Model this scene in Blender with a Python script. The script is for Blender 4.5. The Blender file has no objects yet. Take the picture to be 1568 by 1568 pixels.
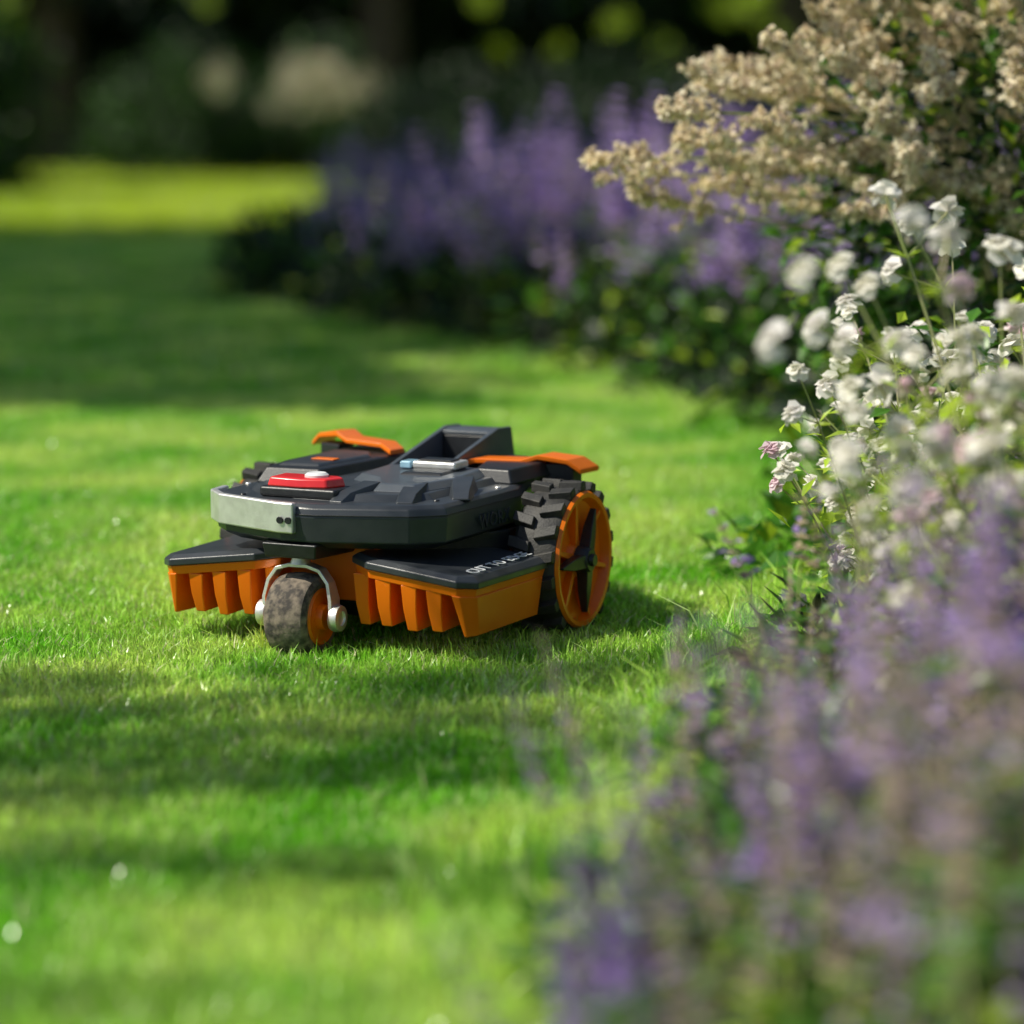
import bpy, bmesh, math, random
import numpy as np
from mathutils import Vector, Matrix
random.seed(7)
R=random.uniform
sc=bpy.context.scene
sc.view_settings.view_transform='Standard'
try: sc.view_settings.look='None'
except Exception: pass
sc.view_settings.exposure=0

# ------------------------------------------------------------ helpers
def link(o,parent=None):
    sc.collection.objects.link(o)
    if parent: o.parent=parent
    return o
def empty(name,loc=(0,0,0)):
    e=bpy.data.objects.new(name,None); e.location=loc; e.empty_display_size=.1
    return link(e)
def pmat(name,col,col2=None,rough=.5,metal=0,scale=20,bump=0,bscale=200,spec=.5,trans=0,tcol=None,coat=0,worldvar=0,rvar=0):
    m=bpy.data.materials.new(name); m.use_nodes=True
    nt=m.node_tree; N=nt.nodes; L=nt.links
    b=N['Principled BSDF']; b.inputs['Roughness'].default_value=rough; b.inputs['Metallic'].default_value=metal
    b.inputs['Specular IOR Level'].default_value=spec; b.inputs['Coat Weight'].default_value=coat
    geo=N.new('ShaderNodeNewGeometry')
    if col2 is None: col2=tuple(c*.8 for c in col)
    nz=N.new('ShaderNodeTexNoise'); nz.inputs['Scale'].default_value=scale; nz.inputs['Detail'].default_value=3
    tc=N.new('ShaderNodeTexCoord')
    if worldvar: L.new(geo.outputs['Position'],nz.inputs['Vector'])
    else: L.new(tc.outputs['Object'],nz.inputs['Vector'])
    rp=N.new('ShaderNodeValToRGB'); rp.color_ramp.elements[0].position=.38; rp.color_ramp.elements[1].position=.62
    rp.color_ramp.elements[0].color=(*col,1); rp.color_ramp.elements[1].color=(*col2,1)
    L.new(nz.outputs['Fac'],rp.inputs['Fac'])
    out_c=rp.outputs['Color']
    if rvar:
        ri=N.new('ShaderNodeNewGeometry'); hs=N.new('ShaderNodeHueSaturation')
        mr=N.new('ShaderNodeMapRange'); mr.inputs['To Min'].default_value=1-rvar; mr.inputs['To Max'].default_value=1+rvar
        L.new(ri.outputs['Random Per Island'],mr.inputs['Value']); L.new(mr.outputs['Result'],hs.inputs['Value'])
        L.new(out_c,hs.inputs['Color']); out_c=hs.outputs['Color']
    L.new(out_c,b.inputs['Base Color'])
    if bump:
        n2=N.new('ShaderNodeTexNoise'); n2.inputs['Scale'].default_value=bscale; n2.inputs['Detail'].default_value=6
        L.new(tc.outputs['Object'],n2.inputs['Vector'])
        bp=N.new('ShaderNodeBump'); bp.inputs['Strength'].default_value=bump; bp.inputs['Distance'].default_value=.002
        L.new(n2.outputs['Fac'],bp.inputs['Height']); L.new(bp.outputs['Normal'],b.inputs['Normal'])
    if trans:
        t=N.new('ShaderNodeBsdfTranslucent'); mx=N.new('ShaderNodeMixShader'); mx.inputs[0].default_value=trans
        if tcol: t.inputs['Color'].default_value=(*tcol,1)
        else: L.new(out_c,t.inputs['Color'])
        L.new(b.outputs[0],mx.inputs[1]); L.new(t.outputs[0],mx.inputs[2])
        L.new(mx.outputs[0],N['Material Output'].inputs['Surface'])
    return m
class MB:
    def __init__(s): s.v=[]; s.f=[]; s.m=[]
    def add(s,vs,fs,mi=0):
        o=len(s.v); s.v+= [tuple(v) for v in vs]
        s.f+=[tuple(i+o for i in f) for f in fs]; s.m+=[mi]*len(fs)
    def mesh(s,name,mats,smooth=False):
        me=bpy.data.meshes.new(name); me.from_pydata(s.v,[],s.f)
        for m in mats: me.materials.append(m)
        me.polygons.foreach_set('material_index',s.m)
        if smooth: me.polygons.foreach_set('use_smooth',[True]*len(s.f))
        me.update(); return me
def leaf(mb,p,d,L,W,mi,fold=.15,blunt=False):
    p=Vector(p); d=Vector(d).normalized()
    s=d.cross(Vector((0,0,1)))
    if s.length<.05: s=Vector((1,0,0))
    s.normalize(); s=Matrix.Rotation(R(-.8,.8),3,d)@s
    n=s.cross(d)
    if blunt:
        a=p+d*L*.6; t=p+d*L-n*L*fold*.5
        mb.add([p,a+s*W*.5+n*W*fold,t+s*W*.25,t-s*W*.25,a-s*W*.5+n*W*fold],[(0,1,2,3,4)],mi); return
    mid=p+d*L*.45; tip=p+d*L-n*L*fold*.6
    mb.add([p,mid+s*W*.5+n*W*fold,tip,mid-s*W*.5+n*W*fold,mid],[(0,1,2,4),(0,4,2,3)],mi)
def tube(mb,pts,r0,r1,mi,seg=4):
    n=len(pts); vs=[];fs=[]
    for i,p in enumerate(pts):
        p=Vector(p); a=Vector(pts[max(i-1,0)]); b=Vector(pts[min(i+1,n-1)]); d=(b-a).normalized()
        s=d.cross(Vector((.13,.99,.05))).normalized(); t=d.cross(s)
        r=r0+(r1-r0)*i/(n-1)
        for k in range(seg):
            an=2*math.pi*k/seg; vs.append(p+s*math.cos(an)*r+t*math.sin(an)*r)
    for i in range(n-1):
        for k in range(seg):
            k2=(k+1)%seg; fs.append((i*seg+k,i*seg+k2,(i+1)*seg+k2,(i+1)*seg+k))
    fs.append(tuple(range((n-1)*seg,n*seg)))
    mb.add(vs,fs,mi)
def rdir(zmin=-1,zmax=1):
    z=R(zmin,zmax); a=R(0,6.283); r=math.sqrt(max(0,1-z*z)); return Vector((r*math.cos(a),r*math.sin(a),z))
def make_coll(name,meshes):
    c=bpy.data.collections.new(name)
    for i,m in enumerate(meshes):
        o=bpy.data.objects.new(name+'_part_%d'%i,m); c.objects.link(o)
    return c
def scatter(name,pts,coll,smin,smax,tilt=.0,full=False,parent=None,seed=0,scales=None,quarter=False):
    me=bpy.data.meshes.new(name); me.from_pydata([tuple(p) for p in pts],[],[])
    if scales is None: scales=[R(smin,smax) for _ in pts]
    at=me.attributes.new('sc','FLOAT','POINT'); at.data.foreach_set('value',scales)
    rt=me.attributes.new('rt','FLOAT_VECTOR','POINT')
    fl=[]
    for _ in pts:
        if full: fl+= [R(0,6.28),R(0,6.28),R(0,6.28)]
        elif quarter: fl+=[0,0,random.randrange(4)*math.pi/2]
        else: fl+=[R(-tilt,tilt),R(-tilt,tilt),R(0,6.28)]
    rt.data.foreach_set('vector',fl)
    o=link(bpy.data.objects.new(name,me),parent)
    ng=bpy.data.node_groups.new(name+'_gn','GeometryNodeTree')
    ng.interface.new_socket('Geometry',in_out='INPUT',socket_type='NodeSocketGeometry')
    ng.interface.new_socket('Geometry',in_out='OUTPUT',socket_type='NodeSocketGeometry')
    N=ng.nodes; L=ng.links
    gi=N.new('NodeGroupInput'); go=N.new('NodeGroupOutput'); ip=N.new('GeometryNodeInstanceOnPoints')
    ci=N.new('GeometryNodeCollectionInfo'); ci.inputs['Collection'].default_value=coll
    ci.inputs['Separate Children'].default_value=True; ci.inputs['Reset Children'].default_value=True
    ip.inputs['Pick Instance'].default_value=True
    ri=N.new('FunctionNodeRandomValue'); ri.data_type='INT'
    ri.inputs[4].default_value=0; ri.inputs[5].default_value=len(coll.objects)-1; ri.inputs['Seed'].default_value=seed
    a1=N.new('GeometryNodeInputNamedAttribute'); a1.data_type='FLOAT'; a1.inputs['Name'].default_value='sc'
    a2=N.new('GeometryNodeInputNamedAttribute'); a2.data_type='FLOAT_VECTOR'; a2.inputs['Name'].default_value='rt'
    L.new(gi.outputs[0],ip.inputs['Points']); L.new(ci.outputs[0],ip.inputs['Instance'])
    L.new(ri.outputs[2],ip.inputs['Instance Index'])
    L.new(a1.outputs['Attribute'],ip.inputs['Scale']); L.new(a2.outputs['Attribute'],ip.inputs['Rotation'])
    L.new(ip.outputs[0],go.inputs[0])
    md=o.modifiers.new('scatter','NODES'); md.node_group=ng
    return o
def inpoly(x,y,P):
    c=False; n=len(P); j=n-1
    for i in range(n):
        xi,yi=P[i]; xj,yj=P[j]
        if (yi>y)!=(yj>y) and x<(xj-xi)*(y-yi)/(yj-yi)+xi: c=not c
        j=i
    return c

# ------------------------------------------------------------ light
AZ=math.radians(-12); EL=math.radians(50)
S=Vector((-math.cos(EL)*math.cos(AZ),math.cos(EL)*math.sin(AZ),math.sin(EL)))
sd=bpy.data.lights.new('sun','SUN'); sd.energy=5; sd.angle=math.radians(.5); sd.color=(1,.94,.81)
so=link(bpy.data.objects.new('sun',sd)); so.rotation_euler=S.to_track_quat('Z','Y').to_euler(); so.location=(-8,2,9)
w=bpy.data.worlds.new('World'); sc.world=w; w.use_nodes=True
sk=w.node_tree.nodes.new('ShaderNodeTexSky'); sk.sky_type='NISHITA'; sk.sun_disc=False
sk.sun_elevation=EL; sk.sun_rotation=math.atan2(S.x,S.y)
bg=w.node_tree.nodes['Background']; bg.inputs[1].default_value=.092
w.node_tree.links.new(sk.outputs[0],bg.inputs[0])

# ------------------------------------------------------------ camera
cd=bpy.data.cameras.new('camera'); cam=link(bpy.data.objects.new('camera',cd)); sc.camera=cam
cam.location=(0,0,.8); cam.rotation_euler=(math.radians(90-8.2),0,0)
cd.lens=99.46; cd.sensor_width=36; cd.clip_end=500; cd.clip_start=.05
cd.dof.use_dof=True; cd.dof.focus_distance=4.13; cd.dof.aperture_fstop=1.75; cd.dof.aperture_blades=0

# ------------------------------------------------------------ ground
gm=pmat('lawn_soil',(.04,.10,.012),(.07,.13,.02),rough=.95,scale=9,worldvar=1)
bm=bmesh.new(); bmesh.ops.create_grid(bm,x_segments=40,y_segments=40,size=150)
me=bpy.data.meshes.new('ground'); bm.to_mesh(me); bm.free(); me.materials.append(gm)
link(bpy.data.objects.new('ground',me))
BED=[(-.10,1.5),(-.05,2.0),(.02,2.5),(.14,3.0),(.27,3.5),(.42,4.1),(.55,4.8),(.62,5.4),(.67,6.3),(.58,7.0),(.40,7.9),(.1,8.6),(-.2,9.2),(-.55,9.9),(-.98,10.9),(-1.2,12.2),(-1.05,14.0),(0,15.5),(7,16),(7,1.5)]
soil=pmat('bed_soil',(.02,.014,.009),(.04,.028,.017),rough=.95,scale=30,worldvar=1)
me=bpy.data.meshes.new('flower_bed_soil'); me.from_pydata([(x,y,.006) for x,y in BED],[],[tuple(range(len(BED)))]); me.materials.append(soil)
link(bpy.data.objects.new('flower_bed_soil',me))

# ------------------------------------------------------------ grass
g1=pmat('grass_blade',(.22,.62,.025),(.68,.88,.18),rough=.30,scale=2.6,worldvar=1,trans=.46,rvar=.5,spec=.6)
gf=pmat('grass_blade_far',(.44,.62,.02),(.64,.78,.05),rough=.35,scale=.6,worldvar=1,trans=.46,rvar=.3,spec=.5)
g2=pmat('grass_straw',(.76,.72,.44),(.64,.64,.32),rough=.6,trans=.3)
g3=pmat('grass_glossy_blade',(.3,.6,.08),(.5,.7,.2),rough=.26,scale=2,worldvar=1,trans=.15,spec=1.0,coat=.3)
g3.node_tree.nodes['Principled BSDF'].inputs['Coat Roughness'].default_value=.22
def patch(name,size,n,h,wd,lean=.5,sq=True,straw=.08,gloss=.06,mats=None):
    mb=MB()
    for i in range(n):
        if sq: x=R(-.5,.5)*size; y=R(-.5,.5)*size
        else:
            r=size*math.sqrt(random.random())*.5; a=R(0,6.283); x=r*math.cos(a); y=r*math.sin(a)
        q=random.random()
        hh=h*R(.35,1.15)*(1.5 if random.random()<.04 else 1); ww=wd*R(.6,1.2); b=R(0,6.283); ln=hh*lean*abs(random.gauss(0,1))
        mi=1 if q<straw else (2 if q<straw+gloss else 0)
        if mi==2: ww*=1.2; ln=hh*R(.6,1.6)
        dx=math.cos(b)*ln; dy=math.sin(b)*ln; c=(b+1.57 if mi==2 else R(0,6.283)); sx=math.cos(c)*ww*.5; sy=math.sin(c)*ww*.5
        vs=[(x-sx,y-sy,0),(x+sx,y+sy,0),(x+dx*.35+sx*.85,y+dy*.35+sy*.85,hh*.6),(x+dx*.35-sx*.85,y+dy*.35-sy*.85,hh*.6),(x+dx,y+dy,hh*R(.8,1))]
        mb.add(vs,[(0,1,2,3),(3,2,4)],mi)
    return mb.mesh(name,mats or [g1,g2,g3])
def lawn_pts(y0,y1,sp,mx,ml):
    out=[]; ny=int(math.ceil((y1-y0)/sp))
    for j in range(ny):
        y=y0+(j+.5)*sp
        nx=int(math.ceil((.20*(y+sp)+max(mx,ml))/sp))
        for i in range(-nx,nx+1):
            x=i*sp
            if not all(inpoly(x+a*sp*.5,y+b*sp*.5,BED) for a in(-1,1) for b in (-1,1)): out.append((x,y,0))
    return out
near=make_coll('near_grass',[patch('near_grass_%d'%i,.5,12500,.025,.0025) for i in range(6)])
edge=make_coll('edge_grass',[patch('edge_grass_%d'%i,.2,420,.060,.0032,.6,sq=False) for i in range(3)])
tuft=make_coll('tuft_grass',[patch('tuft_grass_%d'%i,.09,90,.040,.0027,.6,sq=False,straw=.14) for i in range(3)])
mid=make_coll('mid_grass',[patch('mid_grass_%d'%i,1.0,9000,.042,.008,gloss=.04) for i in range(4)])
far=make_coll('far_grass',[patch('far_grass_%d'%i,2.5,8000,.08,.022,mats=[gf,g2,gf]) for i in range(3)])
lawn=empty('lawn_grass')
scatter('near_blades',lawn_pts(1.5,8.0,.5,.4,.4),near,1,1,parent=lawn,quarter=True)
scatter('mid_blades',lawn_pts(8.0,17,1.0,1,1),mid,1,1,parent=lawn,quarter=True)
scatter('far_blades',lawn_pts(17,42,2.5,3,3),far,1,1,parent=lawn,quarter=True)
ep=[]
for i in range(2,14):
    (x0,y0),(x1,y1)=BED[i],BED[i+1]; n=int(math.hypot(x1-x0,y1-y0)/.07)
    for k in range(n):
        t=k/n; ep.append((x0+(x1-x0)*t+R(-.09,.03),y0+(y1-y0)*t+R(-.05,.05),0))
scatter('edge_blades',ep,edge,.7,1.2,parent=lawn)
tp=[]
while len(tp)<240:
    y=R(2,7.8); x=R(-.2*y-.3,.2*y)
    if not inpoly(x,y,BED): tp.append((x,y,0))
scatter('tuft_blades',tp,tuft,.7,1.1,parent=lawn)

# ------------------------------------------------------------ plants
mg=pmat('leaf_green',(.05,.17,.014),(.10,.24,.025),rough=.32,scale=5,worldvar=1,trans=.35,rvar=.4)
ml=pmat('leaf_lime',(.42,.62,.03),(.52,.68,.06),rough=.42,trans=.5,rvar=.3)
mdk=pmat('leaf_dark',(.009,.024,.007),(.018,.040,.010),rough=.5,scale=2,worldvar=1,trans=.2,rvar=.5)  # very dark tone, also carries the shade of woods and back bed
mst=pmat('stem_green',(.30,.36,.11),(.36,.34,.17),rough=.6)
mtan=pmat('cream_floret',(.95,.84,.60),(.95,.89,.70),rough=.7,trans=.35,rvar=.1,scale=6,worldvar=1)
mtan2=pmat('dry_calyx',(.54,.43,.30),(.60,.49,.38),rough=.7,trans=.3,rvar=.35)
mpur=pmat('purple_petal',(.42,.27,.70),(.62,.47,.82),rough=.5,trans=.4,rvar=.25,scale=4,worldvar=1)
mpur2=pmat('mauve_calyx',(.31,.20,.36),(.50,.37,.43),rough=.6,trans=.35,rvar=.3)
mwh=pmat('white_petal',(.92,.90,.78),(.92,.89,.85),rough=.5,trans=.35,rvar=.04)
mpk=pmat('pink_petal',(.82,.60,.66),(.88,.76,.78),rough=.5,trans=.35,rvar=.1)
mye=pmat('stamen',(.6,.56,.12),rough=.7)
PM=[mst,mg,mpur,mpur2,mtan2,ml]
def salvia(name,stems,h,fresh,seed,leafn=14,spread=.07,wr=.015,tanp=.5):
    random.seed(seed); mb=MB()
    for s in range(stems):
        bx,by=R(-spread,spread),R(-spread,spread); H=h*R(.62,1.16)
        lx,ly=R(-.09,.09)+bx*.7,R(-.09,.09)+by*.7
        P=lambda t:(bx+lx*t**1.6,by+ly*t**1.6,H*t)
        tube(mb,[P(t/6) for t in range(7)],.0028,.0014,0,3)
        t0=R(.50,.74); t=t0; fr=fresh*R(.1,1.6); tt=min(1,max(0,tanp+R(-.3,.3)))
        while t<1:
            c=Vector(P(t)); rad=wr*(1.2-.75*(t-t0)/(1-t0)); a0=R(0,6.28); k=7
            for i in range(k):
                a=a0+6.283*i/k; d=Vector((math.cos(a),math.sin(a),R(.1,.9)))
                leaf(mb,c,d,rad*R(.7,1.1),rad*.55,4 if random.random()<tt else 3,.3)
                if random.random()<fr: leaf(mb,c+d*rad*.5,d+Vector((0,0,R(-.3,.4))),rad*R(.8,1.35),rad*.8,2,.35)
            t+=R(.012,.022)/H*(wr/.015)
    for i in range(leafn*stems):
        z=h*.7*random.random()**1.4; d=rdir(-.3,.6)
        leaf(mb,(R(-spread,spread)*1.4,R(-spread,spread)*1.4,z),d,R(.04,.085),R(.012,.03),5 if random.random()<.18 else 1,.1)
    return mb.mesh(name,PM)
salN=make_coll('salvia_near',[salvia('salvia_near_%d'%i,3,.44,[.8,.15,.55,.1,1.0,.3][i],100+i,leafn=8,tanp=[.4,.95,.6,1,.3,.8][i],wr=.020) for i in range(6)])
salF=make_coll('salvia_far',[salvia('salvia_far_%d'%i,5,.62,[.7,1,.5,.8][i],200+i,leafn=24,spread=.14,wr=.030,tanp=.25) for i in range(4)])
random.seed(11)
def leafclump(name,n,r,L,W,mats,ws,flat=1.):
    mb=MB()
    for i in range(n):
        d=rdir(-.5,1); p=d*r*random.random()**.4; p.z*=flat
        leaf(mb,p,d+rdir()*.7,L*R(.6,1.2),W*R(.6,1.2),random.choices(range(len(mats)),ws)[0])
    return mb.mesh(name,mats)
lowleaf=make_coll('low_foliage',[leafclump('low_foliage_%d'%i,140,.16,.07,.035,[mg,ml,mdk],[8,[.8,1.8,3.5][i],3]) for i in range(3)])
lowdark=make_coll('painted_shade_foliage',[leafclump('painted_shade_foliage_%d'%i,130,.16,.06,.032,[mg,ml,mdk],[3,[.2,.5,1.8][i],9]) for i in range(3)])  # darker leaf mix puts the shadow at the bed's base into the colour
broad=make_coll('broad_leaves',[leafclump('broad_leaves_%d'%i,34,.10,.085,.06,[mg,ml],[5,1]) for i in range(2)])
def bedpts(n,y0,y1,x1f,off=0.,zb=0,cond=None):
    o=[];t=0
    while len(o)<n and t<n*60:
        t+=1; y=R(y0,y1); x=R(-1.3,x1f(y))
        if inpoly(x-off,y,BED) and (cond is None or cond(x,y)): o.append((x,y,zb))
    return o
xf=lambda y:.22*y+.35
salvia_bed=empty('salvia_flower_bed')
def hs(p):
    x,y,_=p; ex=min(1,max(0,(x-(-.35+.22*y)))*2.2)
    return (.62+.52*ex)*R(.78,1.12)
p1=bedpts(120,2.05,3.6,xf,.05)+bedpts(22,1.8,2.2,xf,.06)
scatter('salvia_front_stems',p1,salN,.8,1.1,tilt=.12,parent=salvia_bed,scales=[hs(p) for p in p1])
p2=bedpts(20,3.6,5.2,xf,.12,cond=lambda x,y:x>.62)
scatter('salvia_side_stems',p2,salN,.6,.8,tilt=.15,parent=salvia_bed)
p3=bedpts(300,6.8,15,lambda y:.2*y+.4,.10)
scatter('salvia_back_stems',p3,salF,.8,1.15,tilt=.10,parent=salvia_bed,scales=[R(.66,1.15)*min(1.15,max(.84,.90+.14*(x+.6))) for x,y,z in p3])
fol=empty('bed_foliage')
p4=bedpts(270,2.3,6.6,xf,.08,.02); scatter('low_leaves_front',p4,lowleaf,.45,.9,parent=fol)
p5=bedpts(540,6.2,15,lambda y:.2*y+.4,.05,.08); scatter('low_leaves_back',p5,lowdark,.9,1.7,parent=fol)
scatter('broad_leaf_clumps',[(.40,4.75,.02),(.48,4.9,.04),(.54,5.1,.04),(.58,4.8,.08),(.54,4.55,.05),(.60,5.4,.08)],broad,.6,1.0,parent=fol)

def flowerhead(mb,c,up,r,mi,k=5):
    up=Vector(up).normalized(); s=up.orthogonal().normalized(); t=up.cross(s)
    for j in range(3):
        for i in range(k):
            a=6.283*(i+.5*j)/k+R(-.15,.15); d=s*math.cos(a)+t*math.sin(a)+up*(.1+.55*j)
            leaf(mb,c,d,r*R(.85,1.1)*(1-.12*j),r*1.05,mi,.18,blunt=True)
    for i in range(8):
        leaf(mb,c,up+rdir()*.6,r*.35,r*.12,4)
def whiteplant(name,seed):
    random.seed(seed); mb=MB()
    for s in range(6):
        bx,by=R(-.05,.05),R(-.05,.05); H=R(.18,.64); lx,ly=R(-.22,.22),R(-.18,.18)
        P=lambda t:Vector((bx+lx*t**1.5,by+ly*t**1.5,H*t))
        tube(mb,[P(i/7) for i in range(8)],.0028,.0016,0,4)
        flowerhead(mb,P(1),rdir(.1,1)+Vector((-.4,-.6,0)),R(.018,.029),2 if random.random()<.8 else 3)
        for q in range(2):
            t=R(.45,.9); c=P(t); d=rdir(.2,.9); e=c+d*R(.05,.13)
            tube(mb,[c,c+d*.03,e],.0019,.0014,0,3)
            if random.random()<.75: flowerhead(mb,e,d+Vector((-.3,-.5,0)),R(.015,.026),2 if random.random()<.75 else 3)
            else: leaf(mb,e,d,.016,.011,3); leaf(mb,e,d,.016,.011,0)
            for u in range(4): leaf(mb,c,rdir(-.1,.8),R(.02,.05),R(.005,.012),5)
    for i in range(90): leaf(mb,(R(-.12,.12),R(-.12,.12),R(.02,.46)),rdir(-.2,.8),R(.03,.06),R(.01,.02),5 if random.random()<.55 else 1)
    return mb.mesh(name,[mst,mg,mwh,mpk,mye,ml])
whc=make_coll('white_flower',[whiteplant('white_flower_%d'%i,300+i) for i in range(5)])
random.seed(36)
wp=[]
while len(wp)<36:
    y=R(3.0,4.6); x=R(.36,.95)
    if x>.118*y+.04: wp.append((x,y,0))
scatter('white_anemones',wp,whc,.85,1.15,tilt=.10,scales=[R(.9,1.15)*(1.0 if x>.14*y+.08 else .78) for x,y,z in wp])

# plume shrub
random.seed(5)
mb=MB(); base=Vector((1.0,5.35,.1))
mbark=pmat('bark',(.10,.07,.045),(.05,.035,.025),rough=.9,scale=40,bump=.6)
def plume(c0,c1,n):
    c0=Vector(c0); c1=Vector(c1); ax=(c1-c0)
    tube(mb,[c0,c0+ax*.5+Vector((0,0,.01)),c1],.002,.001,1,3)
    for b in range(n):
        t=b/n; c=c0+ax*t; d=(rdir(-.4,.9)+ax.normalized()*.9).normalized(); Lb=(.050*(1-t)+.018)*R(.7,1.2)
        for q in range(4):
            e=c+d*Lb*(q+1)/4+rdir()*.005
            for u in range(6): leaf(mb,e,rdir(),R(.009,.017),R(.008,.014),2 if random.random()<.72 else 3,.3)
tips=[(.12,.70),(.16,.67),(.22,.64),(.25,.79),(.28,.73),(.31,.86),(.35,.88),(.33,.66),(.42,.86),(.445,.91),(.40,.78),(.39,.69),(.50,.82),(.54,.88),(.515,.96),(.6,.96),(.48,.74),(.54,.69),(.46,.63),(.6,.8),(.65,.9),(.68,1.0),(.6,.72),(.66,.66),(.56,.62),(.73,.84),(.75,.74),(.78,.95),(.84,.88),(.8,1.05),(.86,.7),(.9,1.0),(.7,1.08),(.62,1.05),(.92,.82),(.95,.95),(.98,.88),(.88,.92),(.54,1.0)]
tips+= [(R(.35,1.0),R(.60,1.08)) for _ in range(18)]
for (x,z) in tips:
    y=4.9+R(-.12,.3); tip=Vector((x,y,z))
    st=base+Vector((R(-.2,.2),R(-.15,.15),R(.35,.75)*min(1,z)))
    if x>.8: st=Vector((x+R(.05,.2),y+.15,z-R(.2,.35)))
    d=(tip-st); Lp=R(.11,.17)
    m1=st+d*.5+Vector((0,0,.05*d.length)); c0=tip-(tip-m1).normalized()*Lp
    tube(mb,[base,st,m1,c0],.006,.002,1,4)
    plume(c0,tip,14)
    dn=rdir(-.3,.6); plume(c0,c0+(tip-c0)*.5+dn*.07,7)
for i in range(6500):
    d=rdir(-.9,1); p=Vector((1.0,5.3,.62))+Vector((d.x*.50,d.y*.45,d.z*.62))*random.random()**.35
    if p.z<.06: continue
    leaf(mb,p,d+rdir()*.8,R(.03,.06),R(.016,.030),random.choices([4,5,6],[5,1.2,4])[0])
me=mb.mesh('plume_shrub',[mbark,mst,mtan,mtan2,mg,ml,mdk]); link(bpy.data.objects.new('plume_shrub',me))

# ------------------------------------------------------------ trees
def bigleaf(name,n,r,L,mats,ws): return leafclump(name,n,r,L,L*.55,mats,ws,.8)
crownc=make_coll('crown_leaves',[bigleaf('crown_leaves_%d'%i,130,.42,.13,[mg,mdk],[1,1]) for i in range(3)])
darkc=make_coll('shade_dark_leaves',[bigleaf('shade_dark_leaves_%d'%i,190,.9,.22,[mdk,mg],[18,1]) for i in range(3)])  # woodland shade is put into the leaf colour
limec=make_coll('lime_sun_spots',[bigleaf('lime_sun_spots_%d'%i,45,.2,.12,[ml],[1]) for i in range(2)])  # bright lime colour stands in for sunlight on leaves, blurred to light spots
medc=make_coll('medium_leaves',[bigleaf('medium_leaves_%d'%i,150,.4,.10,[mdk,mg],[5,2]) for i in range(3)])
def tree(name,pos,targets,coll,hr,smin,smax,trunk=.16):
    e=empty(name,pos); pos=Vector(pos); pts=[]
    for (cx,cy,rx,ry,n) in targets:
        for _ in range(n):
            a=R(0,6.283); r=math.sqrt(random.random()); tx=cx+rx*r*math.cos(a); ty=cy+ry*r*math.sin(a); h=R(*hr)
            p=Vector((tx,ty,0))+S*(h/S.z); pts.append(p-pos)
    c=sum(pts,Vector())/len(pts); mb=MB()
    top=Vector((c.x*.4,c.y*.4,hr[0]*.8))
    tube(mb,[(0,0,-.1),(.02,.03,.5),(.0,.0,hr[0]*.45),top],trunk,trunk*.55,0,10)
    for p in random.sample(pts,min(len(pts),40)):
        m=top.lerp(p,.5)+Vector((R(-.1,.1),R(-.1,.1),-.15)); tube(mb,[top,m,p],trunk*.22,.008,0,5)
    link(bpy.data.objects.new(name+'_trunk',mb.mesh(name+'_trunk',[mbark],True)),e)
    scatter(name+'_crown',pts,coll,smin,smax,full=True,parent=e)
tree('shade_tree',(-7,13.2,0),[(-1,14.5,5.2,3.4,460)],crownc,(4.5,7.5),1.0,1.7,.22)
tree('shade_tree.001',(-6.5,8.3,0),[(-1.6,9.6,1.5,1.3,120),(-1.3,8.1,1.1,.55,44),(-.4,9.5,.9,.9,46),(-.9,7.6,.8,.15,8)],crownc,(3.6,5),.45,.9,.16)
tree('shade_tree.002',(-4.0,2.7,0),[(-.6,3.78,.6,.14,24),(-.05,3.42,.55,.19,40),(-.5,3.22,.45,.08,14),(-.45,2.90,.35,.05,8),(-.1,2.80,.35,.05,6),(-.5,2.45,.2,.04,2),(.15,3.85,.35,.14,20)],crownc,(2.5,3.3),.11,.26,.10)
random.seed(77)
woods=empty('background_trees')
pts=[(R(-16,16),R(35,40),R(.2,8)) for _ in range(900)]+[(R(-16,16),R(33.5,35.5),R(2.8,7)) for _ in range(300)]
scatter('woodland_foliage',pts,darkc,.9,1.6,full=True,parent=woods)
mb=MB()
for x in (-9,-5.5,-1.6,3.25,7,10): tube(mb,[(x,34.2,-.1),(x+.05,34.2,2),(x-.1,34.4,5),(x,34.6,8)],.32,.2,0,10)
link(bpy.data.objects.new('woodland_trunks',mb.mesh('woodland_trunks',[mbark],True)),woods)
mb=MB(); mb.add([(-40,42,0),(40,42,0),(40,44,11),(-40,44,11)],[(0,1,2,3)],0)  # flat dark sheet added behind the trees to keep the sky out
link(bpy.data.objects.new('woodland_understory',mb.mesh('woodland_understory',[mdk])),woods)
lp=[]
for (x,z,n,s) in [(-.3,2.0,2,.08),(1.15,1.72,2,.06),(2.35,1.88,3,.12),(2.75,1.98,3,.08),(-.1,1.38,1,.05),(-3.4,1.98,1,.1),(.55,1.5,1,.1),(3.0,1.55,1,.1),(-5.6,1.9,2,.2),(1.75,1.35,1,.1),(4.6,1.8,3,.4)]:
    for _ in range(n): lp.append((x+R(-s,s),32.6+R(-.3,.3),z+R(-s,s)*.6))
scatter('painted_sun_sprays',lp,limec,.45,.9,full=True,parent=woods)
def shrub(name,c,rad,n,coll,s0,s1):
    p=[]
    for _ in range(n):
        d=rdir(-.2,1); q=Vector(c)+Vector((d.x*rad[0],d.y*rad[1],d.z*rad[2]))*random.random()**.4
        if q.z>.1: p.append(q)
    return scatter(name,p,coll,s0,s1,full=True)
tanc=make_coll('tan_blooms',[leafclump('tan_blooms_%d'%i,110,.22,.05,.04,[mtan,mtan2,mg],[3,5,4]) for i in range(2)])
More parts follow.
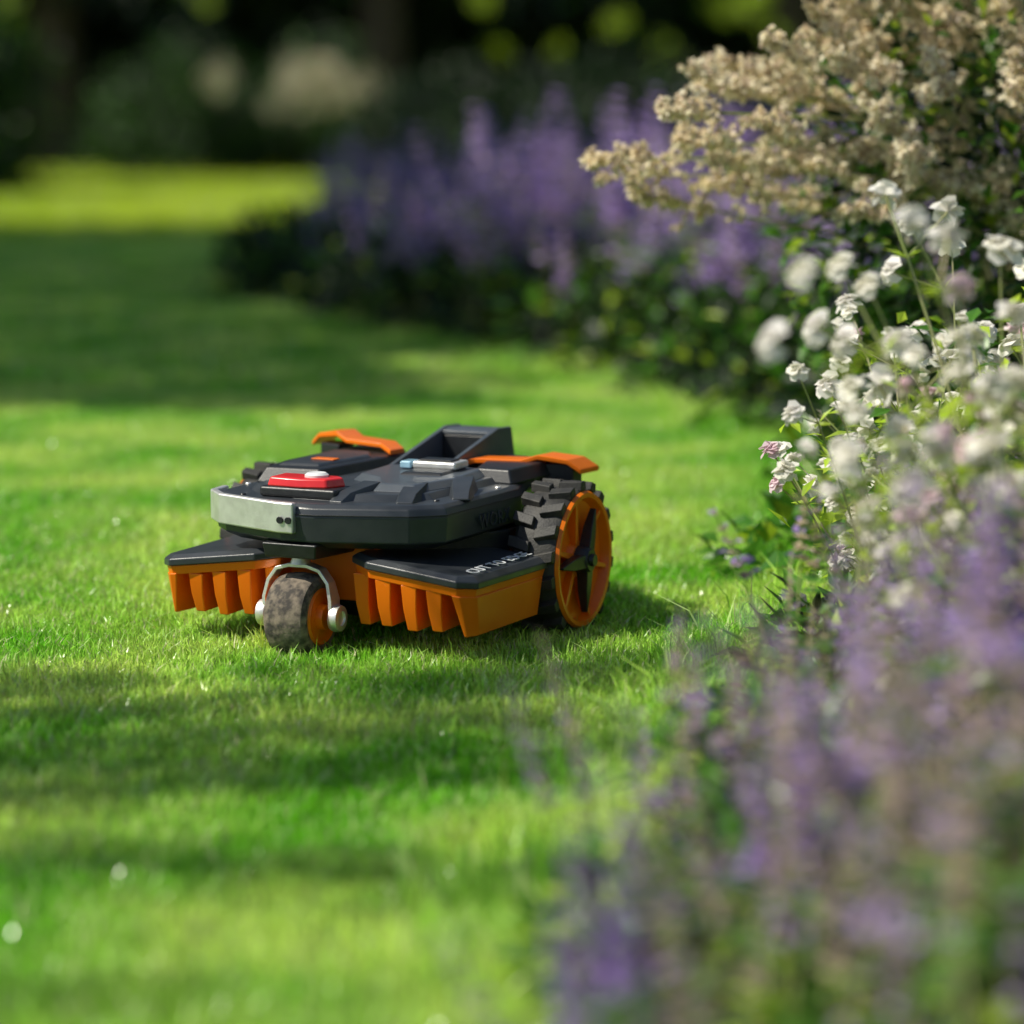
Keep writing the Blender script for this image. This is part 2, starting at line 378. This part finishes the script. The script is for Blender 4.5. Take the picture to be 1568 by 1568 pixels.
shrub('garden_shrub',(-3.6,30,.3),(1.0,.8,1.0),90,medc,.6,1.0)
shrub('garden_shrub.001',(-2.1,30.5,.25),(.9,.7,1.1),80,medc,.6,1.0)
shrub('garden_shrub.002',(-5.4,25,.3),(1.3,1,1.9),200,medc,.7,1.1)
shrub('garden_shrub.003',(.6,26,.2),(2.2,1.2,.8),140,darkc,.4,.6)
shrub('blooming_shrub',(-3.0,29.0,.98),(.22,.2,.22),6,tanc,.5,.8)
shrub('blooming_shrub.001',(-1.9,29.2,.82),(.60,.3,.46),18,tanc,.6,1.0)

# ------------------------------------------------------------ mower
mo=empty('robotic_lawn_mower',(-.153,4.375,.002)); mo.rotation_euler=(0,0,math.atan2(-.906,-.423)); mo.scale=(.98,.98,.985)
blk=pmat('black_plastic',(.013,.015,.017),(.020,.022,.025),rough=.38,bump=.15,bscale=600,scale=60)
gry=pmat('slate_plastic',(.070,.084,.100),(.085,.098,.112),rough=.30,bump=.1,bscale=500,scale=30)
dgr=pmat('charcoal_plastic',(.030,.036,.043),(.042,.048,.055),rough=.34,bump=.12,bscale=500,scale=22)
org=pmat('orange_plastic',(1.0,.22,.006),(.96,.19,.005),rough=.30,bump=.05,bscale=400,scale=12,trans=.10)
red=pmat('red_button',(.80,.03,.03),(.7,.02,.025),rough=.28,coat=.3)
stl=pmat('brushed_steel',(.90,.89,.85),(.76,.75,.71),rough=.44,metal=.8,scale=40,bump=.1,bscale=300)
rub=pmat('tyre_rubber',(.020,.020,.019),(.045,.043,.037),rough=.6,scale=30,bump=.4,bscale=300)
rbd=pmat('dusty_rubber',(.24,.195,.145),(.06,.052,.045),rough=.9,scale=75,bump=1,bscale=90)
wht=pmat('white_print',(.78,.80,.80),rough=.5)
led=pmat('status_window',(.35,.6,.75),rough=.15,coat=.5)
def fin(me,name,mat,bev,seg=2,smooth=True,ang=35):
    bm=bmesh.new(); bm.from_mesh(me); bmesh.ops.recalc_face_normals(bm,faces=bm.faces); bm.to_mesh(me); bm.free()
    if mat: me.materials.append(mat)
    o=link(bpy.data.objects.new(name,me),mo)
    me.polygons.foreach_set('use_smooth',[smooth]*len(me.polygons))
    if bev:
        b=o.modifiers.new('bevel','BEVEL'); b.width=bev; b.segments=seg; b.limit_method='ANGLE'; b.angle_limit=math.radians(20); b.harden_normals=True
    else:
        me.set_sharp_from_angle(angle=math.radians(ang))
    return o
def loft(name,rings,mat,bev=.002,close=True):
    n=len(rings[0]); vs=[v for r in rings for v in r]; fs=[]
    for i in range(len(rings)-1):
        for k in range(n):
            k2=(k+1)%n; fs.append((i*n+k,i*n+k2,(i+1)*n+k2,(i+1)*n+k))
    if close: fs.append(tuple(range(n))[::-1]); fs.append(tuple(range((len(rings)-1)*n,len(rings)*n)))
    me=bpy.data.meshes.new(name); me.from_pydata(vs,[],fs); return fin(me,name,mat,bev)
def inset(P,d):
    n=len(P); A=sum(P[i][0]*P[(i+1)%n][1]-P[(i+1)%n][0]*P[i][1] for i in range(n)); sg=1 if A>0 else -1; out=[]
    for i in range(n):
        p=Vector(P[i]);a=Vector(P[i-1]);b=Vector(P[(i+1)%n])
        e1=(p-a).normalized(); e2=(b-p).normalized()
        n1=Vector((-e1.y,e1.x))*sg; n2=Vector((-e2.y,e2.x))*sg
        m=(n1+n2).normalized(); k=d/max(.4,m.dot(n1)); q=p+m*k; out.append((q.x,q.y))
    return out
def prism(name,P,z0,z1,mat,bev=.002,tap=0):
    T=inset(P,tap) if tap else P
    return loft(name,[[(x,y,z0) for x,y in P],[(x,y,z1) for x,y in T]],mat,bev)
def box(name,c,s,mat,bev=.002,rot=None):
    x,y,z=[k/2 for k in s]
    o=loft(name,[[(-x,-y,-z),(x,-y,-z),(x,y,-z),(-x,y,-z)],[(-x,-y,z),(x,-y,z),(x,y,z),(-x,y,z)]],mat,bev)
    o.location=c
    if rot: o.rotation_euler=rot
    return o
def lathe(name,prof,mat,c=(0,0,0),seg=48,axis='y',closed=False,sgn=1):
    vs=[];fs=[];n=len(prof)
    for k in range(seg):
        an=2*math.pi*k/seg
        for r,a in prof:
            if axis=='y': vs.append((r*math.cos(an),a*sgn,r*math.sin(an)))
            else: vs.append((r*math.cos(an),r*math.sin(an),a))
    for k in range(seg):
        k2=(k+1)%seg
        for i in range(n if closed else n-1):
            j=(i+1)%n; fs.append((k*n+i,k*n+j,k2*n+j,k2*n+i))
    me=bpy.data.meshes.new(name); me.from_pydata(vs,[],fs)
    o=fin(me,name,mat,0); o.location=c; return o
KR=.90
mir=lambda H:H+[(x,-y*KR) for x,y in H[::-1]]
half=[(.385,.03),(.340,.165),(.300,.208),(.06,.216),(-.02,.19),(-.17,.175),(-.21,.10)]
DECK=mir(half)
loft('deck_body',[[(x,y,.164) for x,y in inset(DECK,.03)],[(x,y,.176) for x,y in inset(DECK,.004)],[(x,y,.214) for x,y in DECK],[(x,y,.226) for x,y in inset(DECK,.004)],[(x,y,.232) for x,y in inset(DECK,.012)]],dgr,.0025)
loft('deck_seam',[[(x,y,.2155) for x,y in inset(DECK,-.0008)],[(x,y,.2175) for x,y in inset(DECK,-.0008)]],blk,.0004)
HULL=mir([(.27,.10),(.10,.215),(-.12,.215),(-.20,.12)])
loft('lower_hull',[[(x,y,.045) for x,y in inset(HULL,.03)],[(x,y,.07) for x,y in HULL],[(x,y,.17) for x,y in HULL]],blk,.004)
lathe('cutting_disc',[(0,.03),(.09,.03),(.095,.036),(.09,.046),(0,.046)],blk,c=(.08,0,0),axis='z')
prism('front_skirt',[(.285,-.085),(.285,.085),(.20,.1),(.20,-.1)],.075,.165,org,.004)
TOP=mir([(.335,.035),(.30,.13),(.26,.165),(.05,.175),(-.16,.14),(-.18,.06)])
prism('top_cover',TOP,.231,.241,dgr,.002,tap=.012)
C=[(.275,.07),(.265,.14),(.16,.165),(.03,.15),(.0,.03),(.05,-.03),(.17,-.02),(.205,.03)]
prism('centre_panel',C,.240,.252,gry,.003,tap=.014)
prism('control_pad',[(.16,.055),(.15,.125),(.05,.120),(.04,.04)],.2515,.256,blk,.002,tap=.006)
for i,(a,b,wd) in enumerate([((.345,.045),(.245,.055),.018),((.315,.145),(.225,.120),.02),((.24,.200),(.14,.155),.02)]):
    a=Vector(a);b=Vector(b); e=(b-a).normalized(); n=Vector((-e.y,e.x))*wd
    rr=[]
    for p,z,k in ((a,.2335,.8),(a.lerp(b,.25),.2445,.9),(b,.2525,1.2)):
        rr.append([(p.x-n.x*k,p.y-n.y*k,.230),(p.x+n.x*k,p.y+n.y*k,.230),(p.x+n.x*k*.7,p.y+n.y*k*.7,z),(p.x-n.x*k*.7,p.y-n.y*k*.7,z)])
    loft('panel_arm_%d'%i,rr,dgr,.0015)
for i,(f,l) in enumerate([(.27,.175),(.10,.195),(.33,-.12),(.22,-.175)]):
    lathe('deck_screw_%d'%i,[(0,.0015),(.004,.0015),(.005,0)],stl if i%2 else blk,c=(f,l,.2325),axis='z',seg=14)
prism('side_pod_right',[(.20,-.175),(.19,-.06),(.0,-.04),(-.12,-.06),(-.14,-.18),(.1,-.19)],.231,.256,blk,.004,tap=.014)
prism('side_pod_right_lid',[(.165,-.155),(.155,-.085),(.02,-.065),(-.03,-.09),(-.03,-.16)],.2555,.260,dgr,.002,tap=.006)
box('pod_marking',(.10,-.105,.2612),(.02,.04,.0016),org,.0005)
prism('side_pod_left',[(.055,.125),(.06,.200),(-.12,.210),(-.14,.10),(-.05,.095)],.231,.254,blk,.004,tap=.010)
def flap(sg,name,k,dz0,df):
    fr=[(-.015,.060,.250),(-.035,.090,.257),(-.045,.165,.257),(-.055,.19,.265),(-.07,.235,.258),(-.08,.255,.242)]
    fr=[(f+df,l,z+dz0+(0 if sg>0 else (l-.06)*.04)) for f,l,z in fr]
    n=len(fr);vs=[];fs=[]
    for dz in (0,-.008):
        for f,l,z in fr: vs.append((f,l*sg*k,z+dz))
        for f,l,z in fr: vs.append((f-.05-.12*abs(l-.06),l*sg*k,z+dz-.002))
    o=2*n
    for i in range(n-1):
        fs+=[(i,i+1,n+i+1,n+i),(o+i,o+n+i,o+n+i+1,o+i+1),(i,o+i,o+i+1,i+1),(n+i,n+i+1,o+n+i+1,o+n+i)]
    fs+=[(0,n,o+n,o),(n-1,o+n-1,o+2*n-1,2*n-1)]
    me=bpy.data.meshes.new(name); me.from_pydata(vs,[],fs); fin(me,name,org,.0018)
flap(1,'wheel_flap_left',1,0,0); flap(-1,'wheel_flap_right',.92,.013,-.01)
for sg,k in ((1,1),(-1,.9)):
    prism('flap_support_%s'%('left' if sg>0 else 'right'),[(-.065,.19*sg*k),(-.085,.24*sg*k),(-.12,.24*sg*k),(-.12,.19*sg*k)],.205,.250 if sg>0 else .262,blk,.003)
HL=.028
for sg,nm in ((1,'left'),(-1,'right')):
    l0=HL+sg*.050; l1=l0-sg*.008
    side=[(.06,.240),(.045,.250),(-.15,.292),(-.20,.290),(-.215,.235)]
    loft('hood_cheek_'+nm,[[(f,l0,z) for f,z in side],[(f,l1,z) for f,z in side]],gry,.0015)
loft('hood_roof',[[(a,HL-.0415,b),(a,HL+.0415,b),(a,HL+.0415,b-.006),(a,HL-.0415,b-.006)] for a,b in ((-.13,.2865),(-.15,.2905),(-.199,.288))],gry,.0012)
box('hood_inner',(-.16,HL,.255),(.06,.082,.05),blk,.002)
box('button_base',(.305,-.025,.240),(.06,.13,.016),blk,.005)
prism('stop_button',[(.33,-.08),(.335,-.02),(.325,.02),(.29,.035),(.275,.02),(.275,-.08)],.247,.262,red,.004,tap=.004)
lathe('button_cap',[(0,.006),(.014,.006),(.018,.003),(.018,-.002),(0,-.002)],wht,c=(.30,-.01,.262),axis='z')
box('display_bezel',(.075,.085,.260),(.05,.075,.012),stl,.004)
box('display_window',(.085,.036,.259),(.03,.02,.012),led,.003)
box('display_glass',(.078,.085,.2675),(.03,.055,.002),blk,.0005)
def strip(name,P,z0,z1,th,mat,bev):
    n=len(P); inn=[]
    for i in range(n):
        a=Vector(P[max(i-1,0)]);b=Vector(P[min(i+1,n-1)]); e=(b-a).normalized(); nn=Vector((-e.y,e.x))
        q=Vector(P[i]); c=q+nn*th
        if c.length>q.length: c=q-nn*th
        inn.append((c.x,c.y))
    return loft(name,[[(*P[i],z0),(*P[i],z1),(*inn[i],z1),(*inn[i],z0)] for i in range(n)],mat,bev)
strip('front_steel_bar',[(.393,.0),(.392,-.03*KR),(.345,-.172*KR),(.305,-.214*KR),(.26,-.22*KR)],.188,.234,.012,stl,.003)
for dl in (.010,.024):
    o=lathe('bar_screw_%d'%int(dl*1000),[(0,.002),(.005,.002),(.0055,0)],blk,c=(.3935,-dl+.003,.208),axis='y',seg=16); o.rotation_euler=(0,0,-math.pi/2)
def text(name,s,size,loc,rot,mat,ext):
    cu=bpy.data.curves.new(name,'FONT'); cu.body=s; cu.size=size; cu.extrude=ext; cu.offset=.0002; cu.materials.append(mat); cu.space_character=1.15
    o=link(bpy.data.objects.new(name,cu),mo); o.location=loc; o.rotation_euler=rot; return o
text('slogan_print','CUT TO EDGE',.0275,(.335,.270,.1405),(math.atan(.10),0,math.pi),wht,.0004)
text('side_lettering','WORX',.030,(.205,.2140,.184),(math.radians(90),0,math.pi-.033),dgr,.0012)
def bumper(sg,nm):
    k=1 if sg>0 else .90
    P=[(.10,.06),(.325,.062),(.352,.10),(.368,.255),(.345,.280),(.12,.290)]
    P=[(f,l*sg*k) for f,l in P]
    zt=lambda l:.130+(.29-abs(l)/k)*.10
    P2=inset(P,.010)
    loft('bumper_shell_'+nm,[[(f,l,zt(l)-.012) for f,l in P],[(f,l,zt(l)-.002) for f,l in P],[(f,l,zt(l)+.005) for f,l in P2]],dgr,.002)
    Q=inset(P,.004)
    loft('bumper_band_'+nm,[[(f,l,zt(l)-.026) for f,l in inset(P,.007)],[(f,l,zt(l)-.0125) for f,l in Q]],org,.0015)
    W=[(.15,.07),(.275,.07),(.285,.11),(.295,.235),(.15,.24)]
    loft('bumper_wall_'+nm,[[(f-.01,l*sg*k,.074) for f,l in W],[(f,l*sg*k,.135) for f,l in W]],org,.002)
    for i,(l,f) in enumerate([(.080,.335),(.124,.350),(.169,.355),(.212,.359)]):
        wt,wb=(.0135,.0085)
        top=[(f-.004,(l-wt)),(f-.003,(l+wt)),(f-.085,(l+wt*.5)),(f-.085,(l-wt*.5))]
        bot=[(f-.018,(l-wb)),(f-.018,(l+wb)),(f-.085,(l+wb*.6)),(f-.085,(l-wb*.6))]
        z1=zt(l)-.024
        mid=[((a[0]*.5+b[0]*.5)+.003,(a[1]*.5+b[1]*.5)) for a,b in zip(top,bot)]
        loft('bumper_fin_%s_%d'%(nm,i),[[(a,b*sg*k,.048+.003*(i%2)) for a,b in bot],[(a,b*sg*k,.08) for a,b in mid],[(a,b*sg*k,z1) for a,b in top]],org,.002)
    T=[(.363,.244),(.362,.258),(.341,.2765),(.13,.285),(.13,.255),(.32,.245)]
    B=[(.345,.257),(.343,.262),(.322,.270),(.13,.276),(.13,.258),(.31,.25)]
    loft('bumper_side_'+nm,[[(a,b*sg*k,.047) for a,b in B],[(a,b*sg*k,zt(b*k)-.024) for a,b in T]],org,.002)
bumper(1,'left'); bumper(-1,'right')
def wheel(sg,nm):
    cy=.262*sg*(1 if sg>0 else .93); c=(.012,cy,.116)
    lathe('tyre_'+nm,[(.098,.034),(.107,.036),(.111,.028),(.113,.0),(.111,-.028),(.104,-.036),(.09,-.034)],rub,c=c,sgn=sg,seg=64)
    mb=MB(); n=18
    for i in range(n):
        for side in (0,1):
            a=2*math.pi*(i+.5*side)/n
            y0,y1=((.003,.038) if side else (-.038,-.003))
            sk=.08*(1 if side else -1); vs=[]
            for r,wd in ((.108,.0105),(.1215,.0080)):
                for (y,da) in ((y0,-sk if side else 0),(y1,0 if side else sk)):
                    for s2 in (-1,1):
                        an=a+da*.9+s2*wd/r; vs.append((r*math.cos(an),y*sg,r*math.sin(an)))
            mb.add(vs,[(0,1,3,2),(4,6,7,5),(0,4,5,1),(2,3,7,6),(0,2,6,4),(1,5,7,3)])
    o=fin(mb.mesh('tyre_lugs_'+nm,[]),'tyre_lugs_'+nm,rub,.0015); o.location=c
    lathe('rim_'+nm,[(.102,.030),(.106,.037),(.103,.042),(.096,.041),(.091,.026),(.060,.020),(.030,.021),(.026,.03),(0,.03)],org,c=c,sgn=sg,seg=72)
    mb=MB()
    for i in range(6):
        a=2*math.pi*i/6+.25; ca,sa=math.cos(a),math.sin(a); vs=[]
        for r,yb,yt,wd in ((.026,.015,.031,.006),(.094,.022,.038,.0035)):
            for y in (yb,yt):
                for s2 in (-1,1): vs.append((r*ca-s2*wd*sa,y*sg,r*sa+s2*wd*ca))
        mb.add(vs,[(0,1,3,2),(4,6,7,5),(0,4,5,1),(2,3,7,6),(0,2,6,4),(1,5,7,3)])
    o=fin(mb.mesh('rim_ribs_'+nm,[]),'rim_ribs_'+nm,org,.0015); o.location=c
    lathe('hub_'+nm,[(.022,.02),(.021,.046),(.017,.052),(.010,.052),(.009,.058),(0,.058)],blk,c=c,sgn=sg,seg=32)
    mb=MB()
    for i in range(3):
        a=math.radians([62,-85,182][i]); a=math.pi-a if sg>0 else a; ca,sa=math.cos(a),math.sin(a); vs=[]
        for r,yb,yt,wd in ((.012,.030,.050,.011),(.05,.030,.046,.009),(.084,.032,.042,.002)):
            for y in (yb,yt):
                for s2 in (-1,1): vs.append((r*ca-s2*wd*sa,y*sg,r*sa+s2*wd*ca))
        fs=[]
        for j in (0,4): fs+=[(j,j+4,j+5,j+1),(j+2,j+3,j+7,j+6),(j,j+2,j+6,j+4),(j+1,j+5,j+7,j+3)]
        mb.add(vs,fs+[(0,1,3,2),(8,10,11,9)])
    o=fin(mb.mesh('hub_blades_'+nm,[]),'hub_blades_'+nm,blk,.0015); o.location=c
    lathe('axle_'+nm,[(.03,-.03),(.03,-.08),(0,-.08)],blk,c=c,sgn=sg,seg=24)
wheel(1,'left'); wheel(-1,'right')
cx=.338; cl=-.018
lathe('caster_tyre',[(.040,.034),(.050,.036),(.058,.031),(.0625,.020),(.0645,0),(.0625,-.020),(.058,-.031),(.050,-.036),(.040,-.034)],rbd,c=(cx,cl,.058),seg=56)
lathe('caster_hub',[(.044,.033),(.040,.038),(.034,.034),(.02,.034),(.018,.045),(0,.045)],org,c=(cx,cl,.058))
lathe('caster_hub_inner',[(.044,.033),(.040,.038),(.034,.034),(.02,.034),(0,.04)],org,c=(cx,cl,.058),sgn=-1)
fk=[(-.056,.052),(-.056,.085),(-.050,.110),(-.036,.128),(-.015,.134),(.015,.134),(.036,.128),(.050,.110),(.056,.085),(.056,.052)]
rings=[]
for i,(l,z) in enumerate(fk):
    a=Vector(fk[max(i-1,0)]);b=Vector(fk[min(i+1,len(fk)-1)]); e=(b-a).normalized(); nn=Vector((-e.y,e.x))*.003
    wd=.011 if 1<i<8 else .014
    rings.append([(cx-wd,cl+l-nn.x,z-nn.y),(cx+wd,cl+l-nn.x,z-nn.y),(cx+wd,cl+l+nn.x,z+nn.y),(cx-wd,cl+l+nn.x,z+nn.y)])
loft('caster_fork',rings,stl,.0012)
for sg in (1,-1):
    lathe('caster_bolt_%s'%('left' if sg>0 else 'right'),[(.019,-.002),(.021,.004),(.019,.012),(.011,.013),(.010,.010),(0,.010)],stl,c=(cx,cl+.0565*sg,.058),sgn=sg,seg=32)
lathe('caster_stem',[(0,.136),(.016,.136),(.013,.144),(.013,.17),(0,.17)],stl,c=(cx,cl,0),axis='z',seg=24)
prism('caster_mount',[(.38,-.055),(.38,.03),(.28,.045),(.28,-.07)],.150,.172,blk,.003,tap=-.004)
